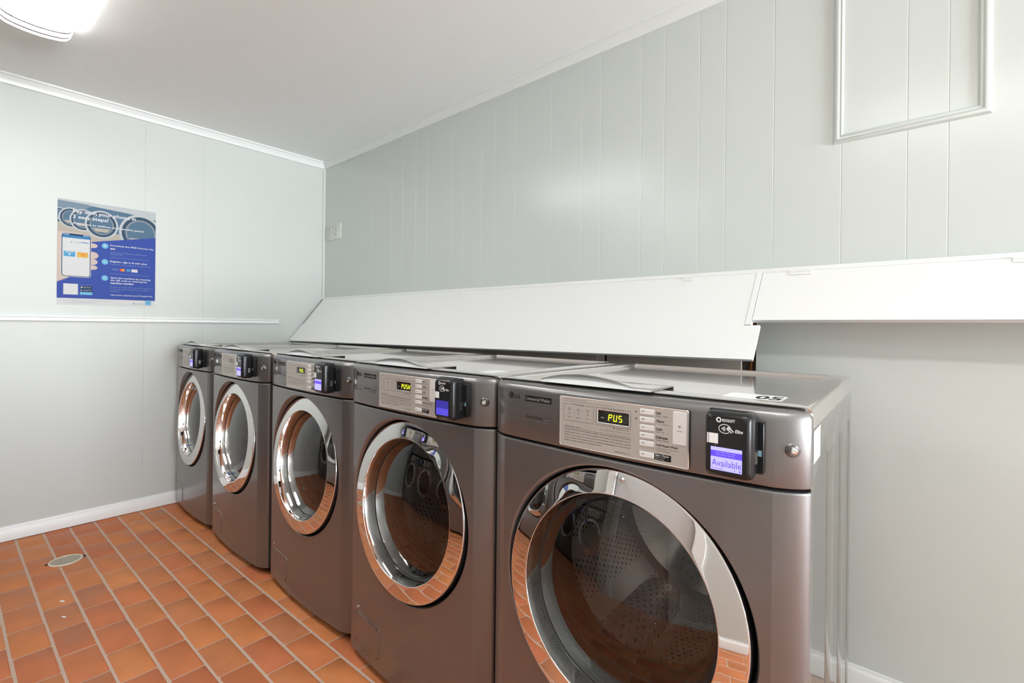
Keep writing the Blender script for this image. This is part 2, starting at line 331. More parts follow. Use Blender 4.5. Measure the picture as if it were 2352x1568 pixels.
# ------------------------------------------------------------------ ceiling fixtures, those out of frame added for their light
def fixture(x0, x1, yc, hw, label):
    root = thing('ceiling_light', (0, 0, 0))
    def sec(x, k=1.0, dz=0.0):
        pts = []
        for i in range(25):
            u = -1+2*i/24; z = H-0.022-0.070*k*(1-0.28*u*u-0.72*abs(u)**12)
            pts.append((x, yc+u*hw*(0.985+0.015*k), z+dz))
        return pts
    pan = MB(); pan.box(x0+0.004, x1-0.004, yc-hw*0.82, yc+hw*0.82, H-0.023, H-0.0005, 'trim'); pan.build('mounting_pan', root, smooth=0)
    df = MB(); A, B = sec(x0+0.102), sec(x1-0.102)
    for k0, k1, m_ in ((0, 5, 'lamp'), (5, 19, 'lamp2'), (19, 24, 'lamp')): df.rings([A[k0:k1+1], B[k0:k1+1]], m_, closed=False, flip=True)
    df.build('diffuser', root, smooth=60)
    for a, s in ((x0, 1), (x1, -1)):
        cap = MB(); fl = s < 0
        st = [(0.0, 0.80), (0.004, 0.93), (0.012, 0.985), (0.022, 1.0)]
        rs = [sec(a+s*d, k) for d, k in st]; cap.rings(rs, 'lamp', closed=False, flip=not fl)
        cap.add(rs[0], [tuple(range(25)) if fl else tuple(range(24, -1, -1))], 'lamp')
        for p_, q_, m_ in ((0.022, 0.040, 'lamp'), (0.040, 0.050, 'bronze'), (0.050, 0.092, 'lamp'), (0.092, 0.102, 'bronze')):
            cap.rings([sec(a+s*p_), sec(a+s*q_)], m_, closed=False, flip=not fl)
        cap.build('end_cap', root, smooth=60)
    return tag(root, label, 'ceiling light')
fixture(0.79, 2.01, -1.672, 0.118, 'lit white wraparound ceiling light at the upper left, by the poster wall')
fixture(3.15, 4.37, -1.672, 0.118, 'added ceiling light out of frame above the nearest washer, brightening the right side')  # added unseen lamp, lights the panelled wall and the nearest washer

fixture(0.85, 2.07, -2.85, 0.118, 'added ceiling light out of frame above the stacked dryers, brightening the left end')  # added unseen lamp, lifts the left wall and the washer fronts

# ------------------------------------------------------------------ machines
def FY(x):                       # plan curve of the bowed front
    a = abs(x); K = [(0.292, -0.031), (0.308, -0.0255), (0.322, -0.0185), (0.333, -0.0105), (0.3395, -0.004), (0.342, 0.0)]
    if a <= 0.292: return -0.031-0.014*(1-(a/0.292)**2)
    for (p, q), (r, s_) in zip(K, K[1:]):
        if a <= r: return q+(s_-q)*(a-p)/(r-p)
    return 0.0
def outline(xs): 
    pts = [(-0.342, 0.022), (-0.342, 0.008)] + [(x, FY(x)) for x in xs] + [(0.342, 0.008), (0.342, 0.022)]
    out = []
    for i, p in enumerate(pts):
        a = pts[max(0, i-1)]; b = pts[min(len(pts)-1, i+1)]; tx, ty = b[0]-a[0], b[1]-a[1]; L = math.hypot(tx, ty)
        out.append((p[0], p[1], ty/L, -tx/L))       # outward normal (towards -y on the front)
    return out
BX = [0.292, 0.297, 0.303, 0.308, 0.315, 0.322, 0.328, 0.333, 0.337, 0.3395, 0.342]
MX = [i*0.0292 for i in range(-9, 10)]
OUTX = [-x for x in BX[::-1]] + MX + BX
def inset_ring(o, ins, z): return [(p[0]-p[2]*ins, p[1]-p[3]*ins, z) for p in o]
DZ = 0.577; DR = 0.276
def front_panel(root):
    mb = MB(); o = outline(OUTX)
    mb.rings([inset_ring(o, 0.03, 0.030), inset_ring(o, 0.006, 0.030), inset_ring(o, 0.001, 0.0325), inset_ring(o, 0, 0.036)], 'body', closed=False)
    mb.rings([inset_ring(o, 0, 0.862), inset_ring(o, 0.001, 0.865), inset_ring(o, 0.004, 0.866), inset_ring(o, 0.03, 0.866)], 'body', closed=False)
    for s in (-1, 1):
        pts = [(s*x, FY(x)) for x in BX] + [(s*0.342, 0.008), (s*0.342, 0.022)]
        mb.rings([[(x, y, 0.036) for x, y in pts], [(x, y, 0.862) for x, y in pts]], 'body', closed=False, flip=(s < 0))
    hx, zb, zt = 0.292, 0.036-DZ, 0.862-DZ
    ang = sorted(set([round(2*PI*k/112, 9) for k in range(112)] + [round(a % (2*PI), 9) for a in (math.atan2(zt, hx), math.atan2(zt, -hx), math.atan2(zb, -hx), math.atan2(zb, hx))]))
    rs = []
    NR = 10
    for i in range(NR+1):
        f = (i/NR)**1.3; ring = []
        for a in ang:
            c, s_ = math.cos(a), math.sin(a)
            t = min((hx/abs(c)) if abs(c) > 1e-9 else 9, (zt/s_) if s_ > 1e-9 else 9, (zb/s_) if s_ < -1e-9 else 9)
            r = DR+(t-DR)*f; x = r*c; ring.append((x, FY(x), DZ+r*s_))
        rs.append(ring)
    rec = []
    for r, dy in ((0.200, 0.062), (0.240, 0.062), (0.262, 0.060), (0.2655, 0.050), (0.268, 0.028), (0.270, 0.012), (0.2725, 0.004), (0.2745, 0.001)):
        rec.append([(r*math.cos(a), FY(DR*math.cos(a))*0.0+dy+(FY(DR*math.cos(a)) if dy < 0.02 else -0.040), DZ+r*math.sin(a)) for a in ang])
    mb.rings(rec[:3], 'rubber', True, flip=False); mb.rings(rec[2:]+[rs[0]], 'body', True); mb.rings(rs, 'body', True)
    return mb.build('front_panel', root, smooth=28)
def cabinet(root):
    mb = MB(); x = 0.3405
    gy = [0.215, 0.437, 0.640]; ys = [0.010]
    for g in gy: ys += [g-0.007, g-0.0025, g+0.0025, g+0.007]
    ys.append(0.722); zs = [0.03, 0.06, 0.075, 0.875, 0.895, 0.9655]
    for s in (-1, 1):
        rs = []
        for z in zs:
            k = 1.0 if 0.07 < z < 0.88 else 0.0
            row = []
            for i, y in enumerate(ys):
                d = 0.0045*k if (0 < i < len(ys)-1 and (i-1) % 4 in (1, 2)) else 0.0
                row.append((s*(x-d), y, z))
            rs.append(row)
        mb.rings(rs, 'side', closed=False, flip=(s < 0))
    mb.quad([(x, 0.722, 0.03), (-x, 0.722, 0.03), (-x, 0.722, 0.9655), (x, 0.722, 0.9655)], 'side')
    mb.quad([(-x, 0.01, 0.03), (-x, 0.722, 0.03), (x, 0.722, 0.03), (x, 0.01, 0.03)], 'darkgap')
    for a, b, c, d in ((-x, x, 0.03, 0.32), (-x, x, 0.84, 0.9655), (-x, -0.262, 0.32, 0.84), (0.262, x, 0.32, 0.84)):   # inner front frame, closes the seams
        mb.quad([(a, 0.026, c), (b, 0.026, c), (b, 0.026, d), (a, 0.026, d)], 'darkgap')
    return mb.build('cabinet', root, smooth=50)
def top_cover(root, sunk=True, lid=True):
    mb = MB()
    L = [(0.3425, 0.016, 0.724, 0.968, 0.006), (0.3425, 0.014, 0.724, 0.994, 0.010), (0.3412, 0.004, 0.7227, 1.0005, 0.010), (0.338, -0.002, 0.7195, 1.0045, 0.010), (0.332, 0.004, 0.714, 1.006, 0.010)]
    if sunk: L += [(0.293, 0.036, 0.690, 1.006, 0.008), (0.290, 0.039, 0.687, 1.0055, 0.008), (0.287, 0.044, 0.682, 0.997, 0.006)]
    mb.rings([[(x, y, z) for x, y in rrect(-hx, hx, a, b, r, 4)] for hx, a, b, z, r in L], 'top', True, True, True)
    t = mb.build('top_cover', root, smooth=35)
    if lid:
        mb = MB(); X0, X1, Y0, Y1 = -0.197, 0.072, -0.012, 0.105; nx, ny = 40, 12; xc, xr = -0.084, 0.112
        def zt(x, v):
            a = max(0.0, 1-((x-xc)/xr)**2); return 1.0130+0.0170*(a**0.9)*(1-v)**1.5 - 0.0045*v
        g = [[(X0+(X1-X0)*i/nx, Y0+(Y1-Y0)*j/ny, zt(X0+(X1-X0)*i/nx, j/ny)) for i in range(nx+1)] for j in range(ny+1)]
        mb.rings(g, 'top', closed=False)
        # front edge: a thin lip that follows the arch and a set-back grip face under it
        lip = [(x, y, max(1.0068, z-0.0022)) for x, y, z in g[0]]; mb.rings([lip, g[0]], 'top', closed=False)
        back = [(x, y+0.013*max(0.0, 1-((x-xc)/xr)**2), z) for x, y, z in lip]; mb.rings([back, lip], 'lens', closed=False)
        base = [(x, y-0.001, 1.0065) for x, y, z in lip]; mb.rings([base, back], 'lens', closed=False)
        for i in (0, nx):
            edge = [g[j][i] for j in range(ny+1)]; mb.rings([[(x, y, 1.0066) for x, y, z in edge], edge], 'top', closed=False, flip=(i == 0))
        be = g[ny]; mb.rings([be, [(x, y, 1.0066 if y < 0.04 else 0.9975) for x, y, z in be]], 'top', closed=False)
        mb.build('dispenser_lid', t, smooth=40)
    return t
def seg7(mb, ch, x, z, w, h, mp, on='seg', off='seg_off'):
    t = 0.0019; sl = 0.10; g = 0.0004
    on_s = {'P': 'abefg', 'U': 'bcdef', 'S': 'acdfg', 'H': 'bcefg', ' ': ''}[ch]
    sh = lambda a, b: mp(x+a+sl*b, z+b)
    m = h/2
    S7 = {'a': (t, h-t, w-t, h), 'd': (t, 0, w-t, t), 'g': (t, m-t/2, w-t, m+t/2), 'f': (0, m+g, t, h-g), 'b': (w-t, m+g, w, h-g), 'e': (0, g, t, m-g), 'c': (w-t, g, w, m-g)}
    for k, (a, b, c, d) in S7.items():
        if off or k in on_s: mb.add([sh(a, b), sh(c, b), sh(c, d), sh(a, d)], [(0, 1, 2, 3)], on if k in on_s else off)
PY = -0.0475
def label_plate(root):
    mb = MB(); mp = lambda x, z: (x, PY-0.0003, z)
    r0 = rrect(-0.1215, 0.1595, 0.8775, 0.985, 0.004); r1 = rrect(-0.1203, 0.1583, 0.8787, 0.9838, 0.0036); r2_ = rrect(-0.1190, 0.1570, 0.880, 0.9825, 0.003)
    mb.rings([[(x, -0.036, z) for x, z in r0], [(x, PY+0.0008, z) for x, z in r0]], 'ink', True)
    mb.rings([[(x, PY+0.0008, z) for x, z in r0], [(x, PY-0.0004, z) for x, z in r1], [(x, PY, z) for x, z in r2_]], 'plate_edge', True)
    mb.add([(x, PY, z) for x, z in r2_], [tuple(range(len(r2_)))], 'plate')
    T = lambda b, x, z, w, h, m='ink', bold=0: text(mb, b, x, z, w, h, m, mp, bold)
    T('Add-Clothes: press Start / Pause', -0.1085, 0.9783, 0.054, 0.0020, 'inkgrey'); T('For best results select a water temperature and press Start, see instructions on machine', -0.1085, 0.9743, 0.117, 0.0018, 'inkgrey')
    frame(mb, -0.1098, -0.0366, 0.9334, 0.9695, 0.0005, 'inkgrey', mp, (-0.0885, -0.059)); T('Processing', -0.0863, 0.9672, 0.0255, 0.0037)
    for cx, lb in ((-0.0960, 'Wash'), (-0.0732, 'Rinse'), (-0.0508, 'Spin')):
        frame(mb, cx-0.0030, cx+0.0030, 0.9545, 0.9600, 0.0004, 'inkgrey', mp); rect(mb, cx-0.002, cx+0.002, 0.9565, 0.9569, 'inkgrey', mp); rect(mb, cx-0.0036, cx+0.0036, 0.9600, 0.9605, 'inkgrey', mp)
        poly(mb, ell(cx, 0.9497, 0.0011, 0.0012, 12), 'ink', mp); T(lb, cx-0.0042, 0.9410, 0.0085, 0.0022)
    for cx in (-0.0846, -0.0620): poly(mb, ell(cx, 0.957, 0.0006, 0.0006, 8), 'ink', mp)
    frame(mb, -0.0313, 0.0463, 0.9335, 0.9696, 0.0005, 'inkgrey', mp, (-0.0165, 0.0325)); T('EST Time Remaining', -0.0155, 0.9672, 0.047, 0.0038)
    T('min', 0.0375, 0.9358, 0.005, 0.0018); poly(mb, ell(0.0095, 0.9315, 0.0012, 0.0013, 12), 'ink', mp); ringp(mb, 0.0180, 0.9312, 0.0018, 0.0014, 0.0004, 'ink', mp, n=14); rect(mb, 0.0132, 0.0163, 0.9310, 0.9314, 'ink', mp); T('Door Lock', 0.0215, 0.9298, 0.0215, 0.0027, 'inkgrey')
    T('Washer Safety Rules', -0.1085, 0.9196, 0.040, 0.0032); rect(mb, -0.1085, 0.0465, 0.9176, 0.9181, 'inkgrey', mp); T('Conforms to Safety Standard, see Operation Manual Guide', -0.0245, 0.9243, 0.070, 0.0018, 'inkgrey')
    for i, s_ in enumerate(('1. Do not open the door until the cycle has completed, the door lock light shuts off, and the rotating', 'drum has come to a stop.  2. Do not wash articles that are flammable, contain flammable fumes or',
                            'products.  3. Do not tamper with the door safety switch or door lock.  4. Do not attempt to open the', 'door to put clothes into the washer in motion or add clothes during operation.  5. Do not allow', 'children to operate and play in or around the machine.')):
        T(s_, -0.1078, 0.9128-0.0057*i, 0.090 if i == 4 else 0.154, 0.0031)
    T('www.lgecls.com', 0.0118, 0.8840, 0.0345, 0.0030)
    for i, (a, b) in enumerate((('Hot', 'Chaud  Caliente'), ('Warm', 'Tiède  Templada'), ('Cold', 'Froid  Fría'), ('Delicates', 'Délicat  Delicados'), ('Add Super Wash', 'Long lavage  Lavado largo'))):
        z = 0.9712-0.0151*i; w = (0.0088, 0.0152, 0.0110, 0.0225, 0.0420)[i]
        T(a, 0.0980, z, w, 0.0048, 'ink', 0.00022); T(b, 0.0988, z-0.0042, (0.0222, 0.0232, 0.0142, 0.0252, 0.0405)[i], 0.0024, 'inkgrey')
    T('Custom Program', 0.0986, 0.9017, 0.0265, 0.0030, 'inkgrey')
    poly(mb, [(0.0553, 0.9700), (0.0593, 0.9700), (0.0573, 0.9732)], 'ink', mp); poly(mb, [(0.0553, 0.9588), (0.0573, 0.9556), (0.0593, 0.9588)], 'ink', mp)
    for i in range(6):
        z = 0.9733-0.01515*i if i < 5 else 0.8914
        poly(mb, rrect(0.0640, 0.0953, z-0.0066, z+0.0060, 0.0016, 3), 'plate_edge', lambda x, zz: (x, PY-0.0002, zz))
    poly(mb, rrect(0.0948, 0.1272, 0.8852, 0.8972, 0.0012, 3), 'ink', mp)
    m2 = lambda x, z: (x, PY-0.0006, z)
    text(mb, 'Start / Pause', 0.0970, 0.8930, 0.026, 0.0032, 'inkwhite', m2, 0.0002); text(mb, 'Départ / Pause', 0.0970, 0.8899, 0.019, 0.0020, 'inkwhite', m2); text(mb, 'Inicio / Pausa', 0.0970, 0.8868, 0.017, 0.0019, 'inkwhite', m2)
    return mb.build('label_plate', root, smooth=30)
def display(root, word):
    mb = MB(); lit = word is not None
    ro = rrect(-0.0275, 0.0440, 0.9387, 0.9662, 0.0022, 4); ri = rrect(-0.0258, 0.0423, 0.9402, 0.9648, 0.0016, 4)
    mb.rings([[(x, PY, z) for x, z in ro], [(x, PY-0.0012, z) for x, z in ro], [(x, PY-0.0006, z) for x, z in ri]], 'plate_edge', True)
    mb.add([(x, PY-0.0006, z) for x, z in ri], [tuple(range(len(ri)))], 'lcd' if lit else 'lcd_off')
    mp = lambda x, z: (x, PY-0.0009, z)
    if lit:
        text(mb, 'Wi-Fi', -0.0195, 0.9487, 0.0072, 0.0026, 'inkwhite', mp)
        for i, ch in enumerate(word): seg7(mb, ch, -0.0030+0.0112*i, 0.9452, 0.0082, 0.0136, mp, off='seg_off')
    return mb.build('display_screen', root, smooth=30)
def decals(root):
    mb = MB(); mp = lambda x, z: (x, FY(x)-0.0006, z); m2 = lambda x, z: (x, FY(x)-0.0010, z)
    cx, cz = -0.2700, 0.9695
    poly(mb, ell(cx, cz, 0.0080, 0.0080, 32), 'ink', mp)
    ringp(mb, cx, cz, 0.0064, 0.0064, 0.0008, 'body', m2, PI*0.5, PI*2.0, 24); rect(mb, cx+0.0008, cx+0.0056, cz-0.0004, cz+0.0004, 'body', m2)
    rect(mb, cx-0.0004, cx+0.0004, cz-0.0034, cz+0.0034, 'body', m2); rect(mb, cx+0.0004, cx+0.0022, cz-0.0034, cz-0.0026, 'body', m2); poly(mb, ell(cx-0.0030, cz+0.0026, 0.0009, 0.0009, 10), 'body', m2)
    text(mb, 'LG', -0.2590, 0.9640, 0.0168, 0.0100, 'ink', mp, 0.0004)
    rect(mb, -0.2260, -0.1473, 0.9608, 0.9746, 'ink', mp); text(mb, 'Commercial Washer', -0.2235, 0.9640, 0.0735, 0.0075, 'inkpale', m2)
    text(mb, '10 year motor', -0.2190, 0.9310, 0.022, 0.0024, 'inkgrey', mp); text(mb, 'Direct Drive', -0.2207, 0.9222, 0.0468, 0.0073, 'ink', mp)
    rect(mb, -0.2767, -0.1469, 0.9163, 0.9180, 'inkgrey', mp)
    frame(mb, -0.1637, -0.1466, 0.9212, 0.9378, 0.0005, 'inkgrey', mp); rect(mb, -0.1637, -0.1466, 0.9212, 0.9255, 'inkgrey', mp); rect(mb, -0.1625, -0.1540, 0.9300, 0.9312, 'inkgrey', mp); ringp(mb, -0.1535, 0.9310, 0.0055, 0.0042, 0.0006, 'inkgrey', mp, -0.3, 2.4, 14)
    return mb.build('brand_badge', root, smooth=0)
def card_reader(root, mode):
    mb = MB(); x0, x1, z0, z1 = 0.1995, 0.2745, 0.8890, 0.9975
    st = [(-0.046, 0.004), (-0.050, 0.001), (-0.076, 0.0), (-0.086, 0.0015), (-0.0915, 0.0045), (-0.0935, 0.0085)]
    mb.rings([[(x, y, z) for x, z in rrect(x0+i, x1-i, z0+i, z1-i, 0.010, 5)] for y, i in st], 'black', True, True, False, flip=False)
    ri = rrect(x0+0.0085, x1-0.0085, z0+0.0085, z1-0.0085, 0.010, 5); rj = rrect(x0+0.0095, x1-0.0095, z0+0.0095, z1-0.0095, 0.009, 5)
    mb.rings([[(x, -0.0935, z) for x, z in ri], [(x, -0.0930, z) for x, z in rj]], 'black', True); mb.add([(x, -0.0930, z) for x, z in rj], [tuple(range(len(rj)))], 'blackgloss')
    mb.box(0.203, 0.262, -0.074, -0.062, 0.9965, 0.9982, 'darkgap')                                # slot in the top
    mb.box(0.2738, 0.2762, -0.068, -0.060, 0.915, 0.935, 'steel')                                   # side button
    mp = lambda x, z: (x, -0.0933, z)
    ringp(mb, 0.2240, 0.9842, 0.0042, 0.0044, 0.0021, 'inkwhite', mp, n=18); text(mb, 'KIOSOFT', 0.2295, 0.9815, 0.0195, 0.0050, 'inkwhite', mp, 0.0004)
    ringp(mb, 0.2335, 0.9702, 0.0098, 0.0078, 0.0011, 'inkwhite', mp, 0.15, 5.5, 26)
    for k in range(4): ringp(mb, 0.2268+0.0014*k, 0.9702, 0.0034, 0.0012+0.0013*k, 0.0008, 'inkwhite', mp, -PI/3, PI/3, 6)
    poly(mb, [(0.2368, 0.9735), (0.2392, 0.9745), (0.2478, 0.9672), (0.2466, 0.9662)], 'inkwhite', lambda x, z: (x, -0.09345, z)); poly(mb, [(0.2355, 0.9700), (0.2375, 0.9712), (0.2450, 0.9652), (0.2440, 0.9642)], 'inkwhite', lambda x, z: (x, -0.0936, z)); poly(mb, [(0.2362, 0.9715), (0.2378, 0.9728), (0.2408, 0.9700), (0.2396, 0.9690)], 'inkwhite', lambda x, z: (x, -0.09375, z))
    text(mb, 'Elite', 0.2492, 0.9655, 0.0115, 0.0055, 'inkwhite', lambda x, z: (x+0.12*(z-0.9655), -0.0933, z), 0.0004)
    rect(mb, 0.2055, 0.2232, 0.9445, 0.9612, 'sticker', mp)                                          # blank code sticker
    poly(mb, ell(0.2192, 0.9422, 0.0007, 0.0007, 8), 'worn', mp)
    rd = mb.build('card_reader', root, smooth=35)
    sc = MB(); a, b, c, d = 0.2118, 0.2602, 0.9012, 0.9392; m3 = lambda x, z: (x, -0.0936, z); m4 = lambda x, z: (x, -0.0939, z)
    hi, lo, tx = ('scr_dark_hi', 'scr_dark_lo', 'scr_dark_lo') if mode == 'dim' else ('scr_hi', 'scr_lo', 'scr_tx')
    frame(sc, a-0.0008, b+0.0008, c-0.0012, d+0.0008, 0.0008, 'lcd', m3)
    if mode == 'dim': rect(sc, a, b, c+0.018, d, hi, m3); rect(sc, a, b, c, c+0.018, lo, m3)
    else: rect(sc, a, b, c, 0.9232, lo, m3); rect(sc, a, b, 0.9232, 0.9332, hi, m3); rect(sc, a, b, 0.9332, d, lo, m3)
    if mode == 'text':
        text(sc, 'Available', 0.2135, 0.9082, 0.0455, 0.0105, tx, m4); text(sc, 'Machine #0005', 0.2130, 0.9030, 0.019, 0.0022, tx, m4)
        text(sc, 'Laundry Payment', 0.2205, 0.9295, 0.030, 0.0022, lo, m4); text(sc, 'Tap card or phone', 0.2205, 0.9258, 0.028, 0.0022, lo, m4)
        poly(sc, ell(0.2572, 0.9045, 0.0014, 0.0014, 10), tx, m4); poly(sc, ell(0.2490, 0.9045, 0.0009, 0.0009, 8), tx, m4)
    sc.build('reader_screen', rd, smooth=0)
    bp = MB(); ro = rrect(0.2000, 0.2820, 0.8950, 0.9800, 0.003, 3)
    bp.rings([[(x, -0.036, z) for x, z in ro], [(x, -0.0485, z) for x, z in ro], [(x*0.998, -0.0492, z) for x, z in ro]], 'black', True, False, True)
    rect(bp, 0.2738, 0.2792, 0.9240, 0.9338, 'blue_tab', lambda x, z: (x, -0.0496, z)); bp.build('back_plate', rd, smooth=35)
    return rd
def control_panel(root, word, mode, full=True):
    mb = MB(); o = outline(OUTX)
    L = [(0.03, 0.871), (0.004, 0.871), (0.001, 0.872), (0, 0.875), (0, 0.983), (0.0008, 0.988), (0.003, 0.9935), (0.0068, 0.9975), (0.012, 0.9998), (0.018, 1.0005), (0.030, 1.0005)]
    rs = [inset_ring(o, i, z) for i, z in L]; mb.rings(rs, 'body', closed=False)
    mb.add(rs[-1], [tuple(range(len(rs[-1])))], 'body')
    if full:                                                     # dimple around the key lock
        pass
    c = mb.build('control_panel', root, smooth=28)
    label_plate(c); display(c, word); decals(c)
    for i in range(6):
        z = 0.9733-0.01515*i if i < 5 else 0.8914; b = MB()
        b.rings([[(x, PY+y, zz) for x, zz in rrect(0.0656+k, 0.0940-k, z-0.0050+k, z+0.0050-k, 0.0012, 3)] for y, k in ((-0.0002, 0), (-0.0014, 0), (-0.0021, 0.0006))], 'button', True, False, True)
        rect(b, 0.0702, 0.0755, z+0.0004, z+0.0016, 'inkgrey', lambda x, zz: (x, PY-0.0024, zz)); b.build('button', c, smooth=40)
    wf = MB(); wf.rings([[(x, PY+y, z) for x, z in rrect(0.1305+k, 0.1552-k, 0.9205+k, 0.9805-k, 0.0016, 3)] for y, k in ((0, -0.0008), (-0.0010, -0.0004), (-0.0004, 0.0), (-0.0014, 0.0008))], 'button', True, False, True)
    m5 = lambda x, z: (x, PY-0.0017, z)
    for k in range(3): ringp(wf, 0.1428, 0.9512, 0.0014+0.0014*k, 0.0014+0.0014*k, 0.0006, 'inkgrey', m5, PI*0.22, PI*0.78, 8)
    poly(wf, ell(0.1428, 0.9512, 0.0006, 0.0006, 8), 'inkgrey', m5); text(wf, 'Wi-Fi', 0.1380, 0.9438, 0.0096, 0.0027, 'inkgrey', m5); wf.build('wifi_cover', c, smooth=40)
    lk = MB(); lk.lathe([(0.0135, 0.0035), (0.0110, 0.0005), (0.0095, -0.001), (0.0075, 0.001), (0.0062, 0.0015)], 'body', 32); lk.lathe([(0.0062, 0.0015), (0.0062, -0.004), (0.0050, -0.0062), (0.0030, -0.0066), (0.0026, -0.0045), (0.0, -0.0045)], 'chrome', 32)
    q = lk.build('key_lock', c, smooth=50); q.location = (0.3195, -0.0215, 0.9360); q.rotation_euler = (0, 0, math.radians(28))
    return c
def door(root):
    pv = (0, -0.036, DZ); tilt = math.radians(-4.2)
    mb = MB()
    mb.lathe([(0.2625, 0.0060), (0.2630, 0.0030), (0.2628, 0.0006), (0.2618, -0.0008), (0.2602, -0.0015), (0.2585, -0.0018), (0.2500, -0.0031), (0.2350, -0.0053), (0.2200, -0.0074), (0.2165, -0.0079), (0.2140, -0.0082), (0.2130, -0.0083), (0.2123, -0.0080), (0.2119, -0.0073), (0.2117, -0.0062),
              (0.2106, -0.0030), (0.2080, 0.0100), (0.2055, 0.0230), (0.2042, 0.0310), (0.2040, 0.0320)], 'chrome', 160)
    d = mb.build('door', root, smooth=60); d.location = pv; d.rotation_euler = (tilt, 0, 0)
    s = MB(); s.lathe([(0.2640, 0.0560), (0.2640, 0.0030), (0.2632, 0.0020), (0.2605, 0.0020)], 'black', 96); s.lathe([(0.1950, 0.0330), (0.1880, 0.0450), (0.1860, 0.0600)], 'black', 96, flip=True); s.lathe([(0.2041, 0.0318), (0.2030, 0.0324), (0.1940, 0.0334)], 'rubber', 96); s.build('door_shell', d, smooth=40)
    g = MB(); g.lathe([(0.2000*math.sin(a)/math.sin(0.5), 0.0326-0.026*(math.cos(a)-math.cos(0.5))/(1-math.cos(0.5))) for a in [0.5*(1-k/14) for k in range(14)]]+[(0.0005, 0.0066)], 'glass', 96); g.build('door_glass', d, smooth=60)
    b = MB(); b.lathe([(0.186, 0.055), (0.184, 0.080), (0.174, 0.100), (0.155, 0.122), (0.13, 0.135), (0.10, 0.142), (0.06, 0.146), (0.001, 0.148)], 'bowl', 96); b.build('glass_bowl', d, smooth=60)
    return d
def drum(root):
    gk = MB(); gk.lathe([(0.205, 0.020), (0.197, 0.024), (0.192, 0.040), (0.200, 0.060), (0.196, 0.085), (0.190, 0.100), (0.192, 0.118)], 'rubber', 96, 0, DZ, flip=True); gk.build('door_gasket', root, smooth=60)
    mb = MB(); n = 128
    mb.lathe([(0.192, 0.110), (0.195, 0.108), (0.205, 0.112), (0.240, 0.120), (0.262, 0.135), (0.268, 0.150)], 'steel', n, flip=True)
    mb.lathe([(0.268, 0.150), (0.268, 0.560)], 'drum', n, flip=True)
    mb.lathe([(0.268, 0.560), (0.255, 0.585), (0.20, 0.590), (0.12, 0.575), (0.06, 0.570), (0.001, 0.570)], 'steel', n, flip=True)
    d = mb.build('drum', root, smooth=40); d.location = (0, 0, DZ)
    for ang in (-112, 8, 128):
        lf = MB(); N = 16; rs = []
        for i in range(N+1):
            y = 0.160+0.385*i/N; e = min(1, math.sin(PI*(0.03+0.94*i/N))*1.6); ring = []
            for j in range(13):
                u = -1+2*j/12; hgt = 0.062*e*(1-abs(u)**2.2)**0.8; ring.append((u*0.062*(0.5+0.5*e), y, -0.262+hgt-0.010*(1-u*u)))
            rs.append(ring)
        lf.rings(rs, 'lifter', closed=False); o = lf.build('lifter', d, smooth=60); o.rotation_euler = (0, math.radians(90-ang-180), 0)
    return d
def hatch(root):
    mb = MB(); x0, x1, z0, z1 = -0.262, -0.115, 0.068, 0.172; n = 12
    mp = lambda x, z, d: (x, FY(x)-d, z)
    ro = rrect(x0, x1, z0, z1, 0.014, 4); ri = rrect(x0+0.002, x1-0.002, z0+0.002, z1-0.002, 0.012, 4)
    def grid(pts, d): return [mp(x, z, d) for x, z in pts]
    mb.rings([grid(ro, -0.0005), grid(ro, 0.0012), grid(ri, 0.0022)], 'side', True)
    # face follows the bow: strips in x
    for i in range(n):
        a = x0+0.002+(x1-x0-0.004)*i/n; b = x0+0.002+(x1-x0-0.004)*(i+1)/n
        def zr(x):
            r = 0.012; e = min(x-(x0+0.002), (x1-0.002)-x); q = r-math.sqrt(max(0, r*r-(r-min(e, r))**2)); return z0+0.002+q, z1-0.002-q
        za, zb_ = zr(a), zr(b); mb.add([mp(a, za[0], 0.0022), mp(b, zb_[0], 0.0022), mp(b, zb_[1], 0.0022), mp(a, za[1], 0.0022)], [(0, 1, 2, 3)], 'body')
    h = mb.build('service_hatch', root, smooth=30)
    s = MB(); s.lathe([(0.0045, 0.0), (0.0045, -0.0018), (0.0032, -0.0030), (0.0, -0.0032)], 'steel', 16); o = s.build('screw', h, smooth=40); o.location = (-0.252, FY(-0.252)-0.0005, 0.186)
    return h
def feet(root):
    for sx in (-0.28, 0.28):
        for y in (0.07, 0.66):
            f = MB(); f.rings([[(sx+r*math.cos(2*PI*k/16), y+r*math.sin(2*PI*k/16), z) for k in range(16)] for r, z in ((0.022, 0), (0.024, 0.004), (0.022, 0.010), (0.009, 0.012), (0.009, 0.034))], 'rubber', True, True, True); f.build('foot', root, smooth=40)
def washer(word, mode, sticker=None):
    r = thing('washing_machine')
    cabinet(r); front_panel(r); control_panel(r, word, mode); t = top_cover(r); door(r); drum(r); hatch(r); feet(r); card_reader(r, mode)
    return r
def copy_tree(o, parent=None):
    c = o.copy(); COL.objects.link(c)
    if parent: c.parent = parent
    for ch in list(o.children): copy_tree(ch, c)
    return c
def place(o, xr, yr, rz):       # put the front right edge of the machine at (xr, yr)
    c, s_ = math.cos(rz), math.sin(rz); o.location = (xr-0.342*c, yr-0.342*s_, 0); o.rotation_euler = (0, 0, rz)
WG = 'row of dark grey front-loading washers'
w5 = washer('PUS ', 'text')
others = [copy_tree(w5) for _ in range(4)]                        # four bare copies, made before the nearest one gets its own stickers
def child(o, *names):
    for nm in names: o = next(c for c in o.children if c.name.split('.')[0] == nm)
    return o
